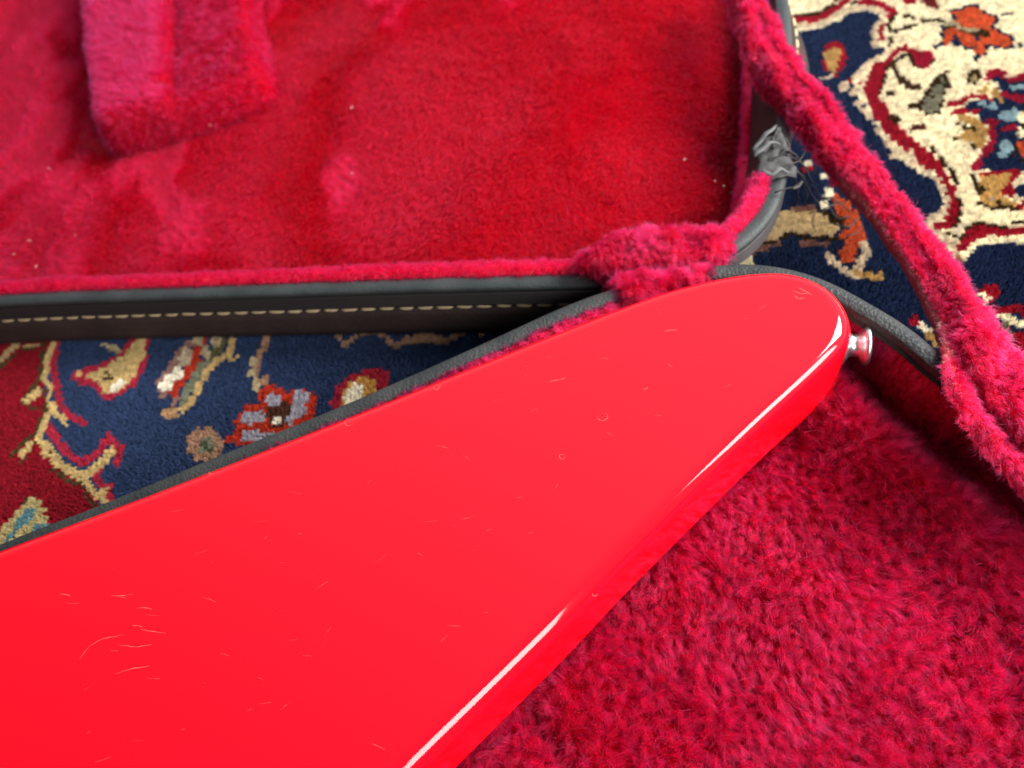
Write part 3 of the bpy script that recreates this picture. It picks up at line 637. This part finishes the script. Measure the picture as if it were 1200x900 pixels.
mesh_obj('case_rim', V, F, M_rimc, shell)
cb = base_path+normals2(base_path, True)*-0.007
mesh_obj('case_bottom', [(x, y, R0-0.002) for x, y in cb], [tuple(range(len(cb)))], M_wall, shell, smooth=False)
# plush floor of the case: padded bed with a rounded shoulder, dropping to a trench beside the wall
bl = base_path+normals2(base_path, True)*-0.0085
shoulder = PP([(600, 300), (760, 330), (880, 372), (955, 425), (1010, 480), (1060, 532), (1120, 580), (1200, 640), (1300, 730), (1340, 850)], 0.028)[:, :2]
bx = np.arange(bl[:, 0].min(), bl[:, 0].max(), 0.004); by = np.arange(bl[:, 1].min(), bl[:, 1].max(), 0.004); XX, YY = np.meshgrid(bx, by, indexing='ij')
sh = spline(shoulder, 0.003)
def side_of(path, x, y):
    k = nearest(path, np.column_stack([x.ravel(), y.ravel()])); n2 = normals2(path, False)
    return ((x.ravel()-path[k, 0])*n2[k, 0]+(y.ravel()-path[k, 1])*n2[k, 1]).reshape(x.shape)
sdist = side_of(sh, XX, YY)            # >0 : on the bed
bed = 0.0150+0.0135*np.exp(-(np.clip(sdist, 0, 1)/0.020)**2)+0.0035*(fbm(XX*35, YY*35, 41, 3)-0.5)
ZZ = np.where(sdist > 0, bed, 0.014+(0.0285-0.014)*np.clip(1+sdist/0.007, 0, 1)**0.6)
seam = PP([(622, 838), (650, 880), (672, 940)], 0.02)[:, :2]
ZZ = ZZ-0.006*np.exp(-(seg_dist(seam, XX, YY)/0.004)**2)
dwall = seg_dist(np.vstack([bl, bl[:1]]), XX, YY)
ZZ = ZZ+0.004*np.exp(-(dwall/0.004)**2)
ids = -np.ones(XX.shape, int); kv_ = inside(base_path+normals2(base_path, True)*-0.0035, XX, YY); ids[kv_] = np.arange(kv_.sum())
Vl = np.column_stack([XX[kv_], YY[kv_], ZZ[kv_]])
Fl = [(ids[i, j], ids[i+1, j], ids[i+1, j+1], ids[i, j+1]) for i in range(len(bx)-1) for j in range(len(by)-1) if min(ids[i, j], ids[i+1, j], ids[i+1, j+1], ids[i, j+1]) >= 0]
bedo = mesh_obj('case_lining', Vl, Fl, M_cloth, case)
def bed_keep(R):
    q = project(R); return (q[:, 0] > 440) & (q[:, 0] < 1260) & (q[:, 1] > 300) & (q[:, 1] < 960) & (q[:, 1] > 1180-0.98*q[:, 0])
fur(bedo, 'bed_pile', 11e6, 0.0060, 0.00007, swirl(20, 0.45, (0.35, -0.50, 0), 61), M_fur, clump=0.0020, pull=0.9, jit=0.65, keep=bed_keep, seed=13, up=0.8, wild=0.04, cvar=0.6)
V, F = sweep(base_path, [(-0.0078, BZ-0.004), (-0.0092, BZ-0.008), (-0.0098, 0.024), (-0.0096, 0.010)], True)
wl = mesh_obj('wall_lining', V, F, M_cloth, bedo)
fur(wl, 'wall_pile', 5e6, 0.0038, 0.00008, lambda R: np.tile([[-0.1, -0.2, -0.7]], (len(R), 1)), M_fur, keep=lambda R: seen_px(0, 30, 780)(R), seed=14, up=0.6, parent=bedo)
# curly padded edge between rim and guitar
kk = [np.argmin(np.linalg.norm(base_path-P(x, y, BZ)[:2], axis=1)) for x, y in ((120, 588), (765, 322))]
lo_, hi_ = min(kk), max(kk)
cp = base_path[lo_:hi_+1] if hi_-lo_ < len(base_path)/2 else np.vstack([base_path[hi_:], base_path[:lo_+1]])
ce = band_obj('padded_edge', cp, [(-0.0074, BZ-0.004), (-0.0082, BZ-0.0010), (-0.012, BZ-0.0006), (-0.0165, BZ-0.002), (-0.0185, BZ-0.008), (-0.019, 0.02)], M_back, bedo, 0.001, 15)
fur(ce, 'edge_pile', 6.0e6, 0.0028, 0.00010, swirl(300, 0.9, (0, 0, 0), 16), M_fur, clump=0.0018, pull=0.7, jit=0.7, keep=seen_px(0, 30), seed=16, up=0.6, parent=bedo, wild=0.05)

# plush gusset over the hinge
gp = [(672, 306), (700, 281), (740, 268), (790, 264), (828, 266), (850, 270), (856, 284), (846, 300), (843, 314), (838, 330), (800, 348), (750, 364), (735, 366), (720, 346), (712, 322)]
gz = 0.050
gw = spline(PP(gp+[gp[0]], gz)[:, :2], 0.002)
bx = np.arange(gw[:, 0].min()-.002, gw[:, 0].max()+.002, 0.0015); by = np.arange(gw[:, 1].min()-.002, gw[:, 1].max()+.002, 0.0015); XX, YY = np.meshgrid(bx, by, indexing='ij')
dd = seg_dist(gw, XX, YY); sd = np.where(inside(gw, XX, YY), dd, -dd)
fold = PP([(706, 322), (760, 316), (810, 312), (850, 300)], gz)[:, :2]; fold2 = PP([(770, 350), (800, 338), (838, 330)], gz)[:, :2]
fd = seg_dist(fold, XX, YY); fd2 = seg_dist(fold2, XX, YY)
ZZ = 0.0425+0.0085*np.sqrt(np.clip(1-(1-np.clip(sd/0.008, 0, 1))**2, 0, 1))-0.009*np.exp(-(fd/0.0024)**2)-0.004*np.exp(-(fd2/0.002)**2)+0.003*(fbm(XX*110, YY*110, 18, 2)-0.5)
ids = -np.ones(XX.shape, int); kv_ = sd > -0.0008; ids[kv_] = np.arange(kv_.sum())
Vl = np.column_stack([XX[kv_], YY[kv_], ZZ[kv_]])
Fl = [(ids[i, j], ids[i+1, j], ids[i+1, j+1], ids[i, j+1]) for i in range(len(bx)-1) for j in range(len(by)-1) if min(ids[i, j], ids[i+1, j], ids[i+1, j+1], ids[i, j+1]) >= 0]
gus = mesh_obj('hinge_gusset', Vl, Fl, M_back, case)
fur(gus, 'gusset_pile', 15e6, 0.0038, 0.00007, swirl(55, 0.6, (0.1, -0.35, 0), 20), M_fur, clump=0.0026, pull=0.45, jit=0.4, seed=20, up=0.7, wild=0.05)

# torn strip of lining from the lid across the rug to the case
Lp = [(846, -60), (858, 0), (874, 60), (894, 95), (920, 122), (958, 176), (996, 221), (1032, 271), (1074, 332), (1098, 385), (1106, 425), (1116, 468), (1150, 522), (1205, 580), (1280, 660)]
Lz = [.046, .046, .047, .047, .046, .044, .041, .039, .041, .048, .057, .059, .054, .046, .040]
Rp = [(878, -60), (893, 0), (918, 42), (940, 82), (968, 112), (994, 146), (1024, 190), (1059, 235), (1110, 306), (1145, 352), (1172, 390), (1196, 425), (1235, 470), (1290, 530), (1360, 610)]
Rz = [.046, .047, .049, .050, .050, .048, .044, .042, .044, .050, .055, .057, .056, .054, .052]
Lw = spline(np.array([P(p[0], p[1], z) for p, z in zip(Lp, Lz)]), 0.02); Rw = spline(np.array([P(p[0], p[1], z) for p, z in zip(Rp, Rz)]), 0.02)
def resamp(p, n):
    c = np.concatenate([[0], np.cumsum(np.linalg.norm(np.diff(p, axis=0), axis=1))]); s = np.linspace(0, c[-1], n)
    return np.stack([np.interp(s, c, p[:, k]) for k in range(3)], 1)
# corresponding points stay paired: resample between the given pairs
nS = 12
def pair(pts, zs):
    w_ = np.array([P(p[0], p[1], z) for p, z in zip(pts, zs)]); q = np.vstack([2*w_[0]-w_[1], w_, 2*w_[-1]-w_[-2]]); o = []
    for k in range(1, len(q)-2):
        for t in np.arange(nS)/nS:
            a, b, c, d = q[k-1], q[k], q[k+1], q[k+2]; o.append(0.5*(2*b+(c-a)*t+(2*a-5*b+4*c-d)*t*t+(3*b-a-3*c+d)*t**3))
    o.append(w_[-1]); return np.array(o)
LW = pair(Lp, Lz); RW = pair(Rp, Rz); nn_ = len(LW); nC = 17
us = np.linspace(0, 1, nC); V = []; 
crease_u = 0.42
for i in range(nn_):
    s = i/(nn_-1); lowr = np.clip((s-0.60)/0.12, 0, 1)
    rag = 0.10*(float(fbm(np.array([s*60.0]), np.array([0.3]), 91, 3)[0])-0.5); rag2 = 0.30*(float(fbm(np.array([s*45.0]), np.array([7.3]), 92, 3)[0])-0.55)
    for u in us:
        ue = u*(1+rag2)+rag*(1-u)
        p = LW[i]*(1-ue)+RW[i]*ue
        arch = 0.0018*math.sin(math.pi*min(1, max(0, (u-0.12)/0.88)))**0.7
        roll = -0.0045*(1-0.7*lowr)*max(0, (0.16-u)/0.16)**1.5
        cre = -0.010*lowr*math.exp(-((u-(0.25+0.35*(s-0.6)))/0.07)**2)-0.0025*(1-lowr)*math.exp(-((u-0.55-0.15*math.sin(s*9))/0.07)**2)
        bump = 0.0045*(float(fbm(np.array([s*16+u*2]), np.array([u*2.6]), 77, 2)[0])-0.5)-0.0015*(1-lowr)*math.exp(-((u-0.72+0.1*math.sin(s*14))/0.045)**2)
        V.append(p+np.array([0, 0, arch+roll+cre+bump]))
strip = mesh_obj('torn_lining_strip', V, grid_faces(nn_, nC), M_back, case)
sm = strip.modifiers.new('thickness', 'SOLIDIFY'); sm.thickness = 0.0016; sm.offset = -1 
UVs = np.array([(i/(nn_-1), u) for i in range(nn_) for u in us]); VV = np.array(V)
def strip_uv(R):
    k = np.empty(len(R), int)
    for s in range(0, len(R), 1500):
        k[s:s+1500] = np.argmin(((R[s:s+1500, None, :]-VV[None])**2).sum(2), 1)
    return UVs[k]
def strip_keep(R):
    uv = strip_uv(R); hid = (uv[:, 0] > 0.40) & (uv[:, 0] < 0.72) & (uv[:, 1] < 0.14)
    bare = (uv[:, 0] > 0.66) & (uv[:, 0] < 0.95) & (np.abs(uv[:, 1]-(0.30+0.35*(uv[:, 0]-0.6))) < 0.035)
    return ~hid & ~bare & seen_px(0, 60)(R)
tL = np.gradient((LW+RW)/2, axis=0); tL /= np.linalg.norm(tL, axis=1)[:, None]; cW = RW-LW; cW /= np.linalg.norm(cW, axis=1)[:, None]
def strip_lean(R):
    uv = strip_uv(R); k = (uv[:, 0]*(nn_-1)).astype(int)
    return tL[k]*0.65+cW[k]*((uv[:, 1]-0.3)*0.5)[:, None]+swirl(70, 0.5, (0, 0, 0), 23)(R)
z_up = (np.cross(np.array(V[nC])-np.array(V[0]), np.array(V[1])-np.array(V[0])))[2] > 0
fur(strip, 'strip_pile', 14e6, 0.0032, 0.000075, strip_lean, M_fur, clump=0.0022, pull=0.42, jit=0.4, keep=strip_keep, seed=23, up=0.7, wild=0.05)

M_fringe = fiber('worn_backing_fibre', (0.55, 0.20, 0.16))
def fringe_keep(R):
    uv = strip_uv(R); return (uv[:, 0] > 0.36) & (uv[:, 0] < 0.80) & (np.abs(uv[:, 1]-0.15) < 0.03) & seen_px(0, 30)(R)
fur(strip, 'frayed_edge', 5e6, 0.0020, 0.00008, strip_lean, M_fringe, clump=0.001, pull=0.3, jit=0.6, keep=fringe_keep, seed=29, up=0.6, wild=0.1)

# torn vinyl and frayed threads at the lid corner
def crumple(name, px, zz, parent, seed, amp=0.0030):
    a_, b_, c_, d_ = [P(p[0], p[1], z) for p, z in zip(px, zz)]; V = []; n = 9
    for i in range(n):
        for j in range(n):
            u, v = i/(n-1), j/(n-1); p = (a_*(1-u)+b_*u)*(1-v)+(d_*(1-u)+c_*u)*v
            o = (fbm(np.array([u*4.0+seed]), np.array([v*4.0]), seed, 2)[0]-0.5)*2*amp
            e = (hash2(np.array([i*(1+0*j)]), np.array([j]), seed)[0]-0.5)*0.0010*(1 if i in (0, n-1) or j in (0, n-1) else 0)
            V.append(p+np.array([e, e*0.7, o]))
    o = mesh_obj(name, V, grid_faces(n, n), M_tape, parent, True); m = o.modifiers.new('thickness', 'SOLIDIFY'); m.thickness = 0.0004
    return o
tp1 = crumple('torn_vinyl', [(880, 176), (914, 152), (924, 178), (890, 196)], [.043, .045, .043, .042], case, 2); tp1['label'] = 'pale folded scrap of torn vinyl'
tp2 = crumple('torn_vinyl', [(888, 186), (926, 174), (934, 206), (884, 218)], [.042, .043, .040, .040], case, 5)
tp3 = crumple('torn_vinyl', [(898, 168), (908, 150), (914, 154), (906, 176)], [.043, .047, .047, .044], case, 8)
rngs = random.Random(4)
def frayed(px, zs, r):
    w_ = np.array([P(p[0], p[1], z) for p, z in zip(px, zs)]); s = spline(w_, 0.0012)
    s[1:-1] += np.array([[rngs.gauss(0, 0.00018) for _ in range(3)] for _ in range(len(s)-2)])
    V, F = tube(s, 1.35*r*np.linspace(1, 0.5, len(s)), 5); return mesh_obj('frayed_thread', V, F, M_fray, case)
for px, zs, r in [([(918, 190), (930, 196), (942, 212), (945, 232), (941, 246)], [.040, .038, .032, .022, .014], .00030),
                  ([(920, 182), (938, 190), (952, 214), (962, 232), (972, 240), (984, 236)], [.042, .04, .034, .026, .02, .018], .00028),
                  ([(948, 250), (962, 246), (976, 241), (990, 238)], [.014, .017, .016, .012], .00026),
                  ([(972, 244), (982, 256), (996, 254), (1006, 264)], [.014, .018, .016, .012], .00024),
                  ([(955, 250), (952, 260), (956, 272)], [.013, .011, .008], .00020),
                  ([(984, 284), (996, 276), (1006, 272), (1010, 262)], [.010, .014, .013, .010], .00026),
                  ([(912, 160), (922, 166), (926, 180), (932, 192), (938, 208)], [.046, .044, .042, .038, .034], .00035),
                  ([(905, 205), (918, 196), (934, 190), (944, 178)], [.041, .043, .043, .042], .00035),
                  ([(926, 196), (940, 206), (950, 226), (960, 240), (966, 256)], [.04, .036, .028, .02, .013], .00034),
                  ([(958, 236), (972, 232), (986, 240), (1000, 250)], [.018, .02, .018, .012], .00030),
                  ([(976, 262), (990, 266), (1000, 262), (1008, 254)], [.012, .014, .013, .010], .00028),
                  ([(930, 204), (936, 224), (934, 240)], [.038, .026, .014], .00030),
                  ([(916, 176), (930, 180), (944, 196), (958, 204)], [.044, .042, .038, .034], .00036),
                  ([(908, 226), (922, 221), (932, 218), (940, 212)], [.042, .043, .042, .040], .00030)]:
    frayed(px, zs, r)
for px, zs in [([(884, 184), (896, 172), (908, 166), (914, 170)], [.0475, .049, .0485, .047]), ([(882, 178), (892, 164), (904, 152), (910, 148)], [.046, .0485, .05, .049]), ([(892, 200), (904, 204), (916, 198), (926, 204)], [.045, .0465, .046, .043])]:
    w_ = spline(np.array([P(p[0], p[1], z) for p, z in zip(px, zs)]), 0.001); n2 = normals2(w_, False)
    wd = 0.0011*np.sin(np.linspace(0.5, math.pi-0.3, len(w_)))
    V = [tuple(w_[k]+np.array([n2[k, 0]*wd[k]*t, n2[k, 1]*wd[k]*t, 0.0006*abs(t)*math.sin(k*0.9)])) for k in range(len(w_)) for t in (-1, 0, 1)]
    o = mesh_obj('vinyl_shred', V, grid_faces(len(w_), 3), M_shred, case); m = o.modifiers.new('thickness', 'SOLIDIFY'); m.thickness = 0.0003
s = frayed([(928, 222), (934, 219), (941, 213)], [.0425, .0425, .0405], .0006); s.data.materials.clear(); s.data.materials.append(M_tape); s['label'] = 'pale twisted end of a thread'

# ------------------------------------------------------------------ the guitar
GZ, GB, RO = 0.060, 0.021, 0.0070
gpx_up = [(0, 643), (200, 568), (420, 482), (560, 425), (700, 369), (780, 340), (840, 325), (880, 319), (920, 318), (956, 328), (981, 345), (996, 368), (1000, 388), (993, 407), (960, 441), (892, 503), (819, 574), (730, 662), (644, 752), (489, 905)]
gw = PP(gpx_up, GZ-0.003)[:, :2]
gs = spline(gw, 0.002)
dl = gw[0]-gw[2]; dl /= np.linalg.norm(dl); dr = gw[-1]-gw[-2]; dr /= np.linalg.norm(dr)
A0 = gw[0]+dl*0.10; B0 = gw[-1]+dr*0.09
gt = spline(np.vstack([gs[-1:], B0, B0+dr*0.03+dl*0.03, A0+dr*0.04+dl*0.04, A0, gs[:1]]), 0.006)[1:-1]
gpath = smooth_line(np.vstack([gs, gt]), 4, True)
sa = (gpath[:, 0]*np.roll(gpath[:, 1], -1)-np.roll(gpath[:, 0], -1)*gpath[:, 1]).sum()
if sa < 0: gpath = gpath[::-1]
prof = [(-RO, GB)]+[(-RO*(1-math.sin(t)), GB+RO*(1-math.cos(t))) for t in np.linspace(0.2, math.pi/2, 6)]
prof += [(-RO*(1-math.cos(t)), GZ-RO+RO*math.sin(t)) for t in np.linspace(0, math.pi/2, 13)]
V, F = sweep(gpath, prof, True); npf = len(prof); nP = len(gpath)
F.append(tuple(k*npf+npf-1 for k in range(nP))); F.append(tuple(k*npf for k in range(nP))[::-1])
guitar = thing('electric_guitar', 'gloss red electric guitar with a tapered pointed body wing lying in the plush case', 'guitar', (gw[:, 0].mean(), gw[:, 1].mean(), GB))
body = mesh_obj('body', V, F, M_paint, guitar)
# strap button on the tip
zc = 0.0405
fc = P(1009, 405, zc)
near_i = np.argmin(np.linalg.norm(gpath-fc[:2], axis=1)); tip = np.array([*gpath[near_i], zc])
axis = (fc-tip)/np.linalg.norm(fc-tip); ax = axis[:2]; lat = np.array([-ax[1], ax[0], 0]); tip = tip-axis*0.0004
lp = [(0, 0.0068), (0.0006, 0.0068), (0.0012, 0.0058), (0.0022, 0.0044), (0.0040, 0.0038), (0.0058, 0.0042), (0.0070, 0.0056), (0.0076, 0.0066), (0.0082, 0.0069), (0.0090, 0.0069), (0.0096, 0.0064), (0.0100, 0.0052), (0.0101, 0.0036), (0.0096, 0.0030), (0.0092, 0.0015), (0.0092, 0.0001)]
V = []; ns = 32
for d, r in lp:
    for k in range(ns):
        a = 2*math.pi*k/ns; V.append(tip+axis*d*1.0+(lat*(r*math.cos(a))+np.array([0, 0, r*math.sin(a)]))*1.15)
F = [(i*ns+k, i*ns+(k+1) % ns, (i+1)*ns+(k+1) % ns, (i+1)*ns+k) for i in range(len(lp)-1) for k in range(ns)]
btn = mesh_obj('strap_button', V, F, M_chrome, guitar)
# scratches and dings in the top
J = Joined(); zt = GZ+0.00005; rj = random.Random(31)
def scr(pts, wpx=1.2):
    p = PP(pts, zt); 
    if len(p) > 2: p = spline(p, 0.0012)
    if len(p) > 3: p[:, :2] += np.array([[rj.gauss(0, 0.00008), rj.gauss(0, 0.00008)] for _ in p])
    n2 = normals2(p, False); o = []; 
    ws = 0.00012*wpx*np.sin(np.linspace(0.25, math.pi-0.25, len(p)))*np.array([rj.uniform(0.35, 1.3) for _ in p])
    V = [(*(p[k, :2]+n2[k]*ws[k]*s), zt) for k in range(len(p)) for s in (-1, 1)]
    J.add(V, [(2*k, 2*k+1, 2*k+3, 2*k+2) for k in range(len(p)-1)])
def ring(x, y, r, a0=0, a1=300): scr([(x+r*math.cos(math.radians(t)), y+r*0.8*math.sin(math.radians(t))) for t in np.linspace(a0, a1, 9)], 0.9)
for s_ in [[(93, 773), (98, 766), (105, 757)], [(105, 757), (120, 749), (145, 744)], [(70, 697), (76, 696), (83, 699)], [(130, 698), (143, 698), (157, 696)], [(160, 713), (169, 712), (178, 714)], [(155, 732), (161, 733), (168, 735)], [(165, 738), (180, 740), (195, 742)], [(140, 756), (150, 757), (162, 758), (178, 755)], [(135, 790), (150, 785), (176, 780)],
           [(228, 649), (243, 645)], [(297, 613), (311, 610)], [(340, 576), (353, 579)], [(495, 612), (513, 610)], [(337, 751), (349, 749)], [(355, 768), (366, 769)], [(112, 893), (130, 887)], [(155, 868), (166, 868)], [(305, 825), (318, 823)], [(778, 389), (784, 387), (793, 387)], [(644, 447), (655, 445), (664, 442)], [(507, 452), (512, 457), (517, 450)], [(578, 470), (590, 467)], [(770, 362), (774, 367)],
           [(930, 345), (936, 350), (943, 349)], [(928, 340), (938, 344), (948, 343)], [(935, 337), (944, 341), (952, 346)], [(931, 349), (940, 352)], [(440, 660), (452, 650)], [(380, 745), (388, 735)], [(170, 720), (186, 722)], [(200, 600), (215, 597)], [(325, 545), (340, 540)], [(585, 560), (590, 556)], [(685, 330+60), (690, 392)]]:
    scr(s_, 1.0 if len(s_) > 2 else 0.8)
for x, y, r, *a in [(409, 495, 5), (706, 488, 6, -60, 180), (659, 535, 3.5, 0, 360), (755, 453, 4, 0, 120), (248, 553, 3.5, 0, 190), (697, 696, 3, 0, 200)]: ring(x, y, r, *(a or ()))
for x, y in [(643, 417), (645, 419), (584, 447), (616, 440), (617, 429), (678, 401), (667, 404), (460, 550), (328, 716), (822, 418), (705, 420), (560, 640), (240, 800)]: scr([(x-1, y), (x+1, y+0.6)], 1.6)
for k in range(60):                                       # faint hairlines and dust
    x, y = rj.uniform(40, 930), rj.uniform(360, 880)
    if y < 655-0.36*x+12 or y > 1370-x: continue
    a = rj.gauss(-0.2, 0.5); L = rj.uniform(2, 9)
    scr([(x-L*math.cos(a), y-L*math.sin(a)), (x, y+rj.uniform(-0.6, 0.6)), (x+L*math.cos(a), y+L*math.sin(a))], 0.45)
for k in range(30):
    x, y = rj.uniform(100, 930), rj.uniform(360, 880)
    if y < 655-0.36*x+12 or y > 1370-x: continue
    scr([(x-0.7, y), (x+0.7, y+0.4)], 0.8)
sc_o = mesh_obj('scratch_mark', J.V, J.F, M_scratch, body, False); sc_o['kind'] = 'stuff'

# ------------------------------------------------------------------ lint
J = Joined(); rl = random.Random(9)
for x, y, z in [(412, 203, .020), (412, 126, .020), (246, 147, .022), (88, 276, .019), (34, 282, .019), (16, 298, .02), (42, 312, .02), (838, 212, .022), (848, 218, .022), (858, 226, .024), (802, 187, .02), (57, 197, .02), (1160, 537, .022), (1170, 536, .022)]:
    p = P(x, y, z); a = rl.uniform(0, 6.28); L = rl.uniform(0.0004, 0.0010)
    V, F = tube(np.array([p+np.array([math.cos(a)*L*t, math.sin(a)*L*t, 0.0003*math.sin(t*3)]) for t in (-1, -0.3, 0.4, 1)]), 0.00019, 5); J.add(V, F)
lint = mesh_obj('lint', J.V, J.F, M_lint, None); lint['kind'] = 'stuff'; lint['label'] = 'pale specks of lint caught on the red plush'; lint['category'] = 'lint'
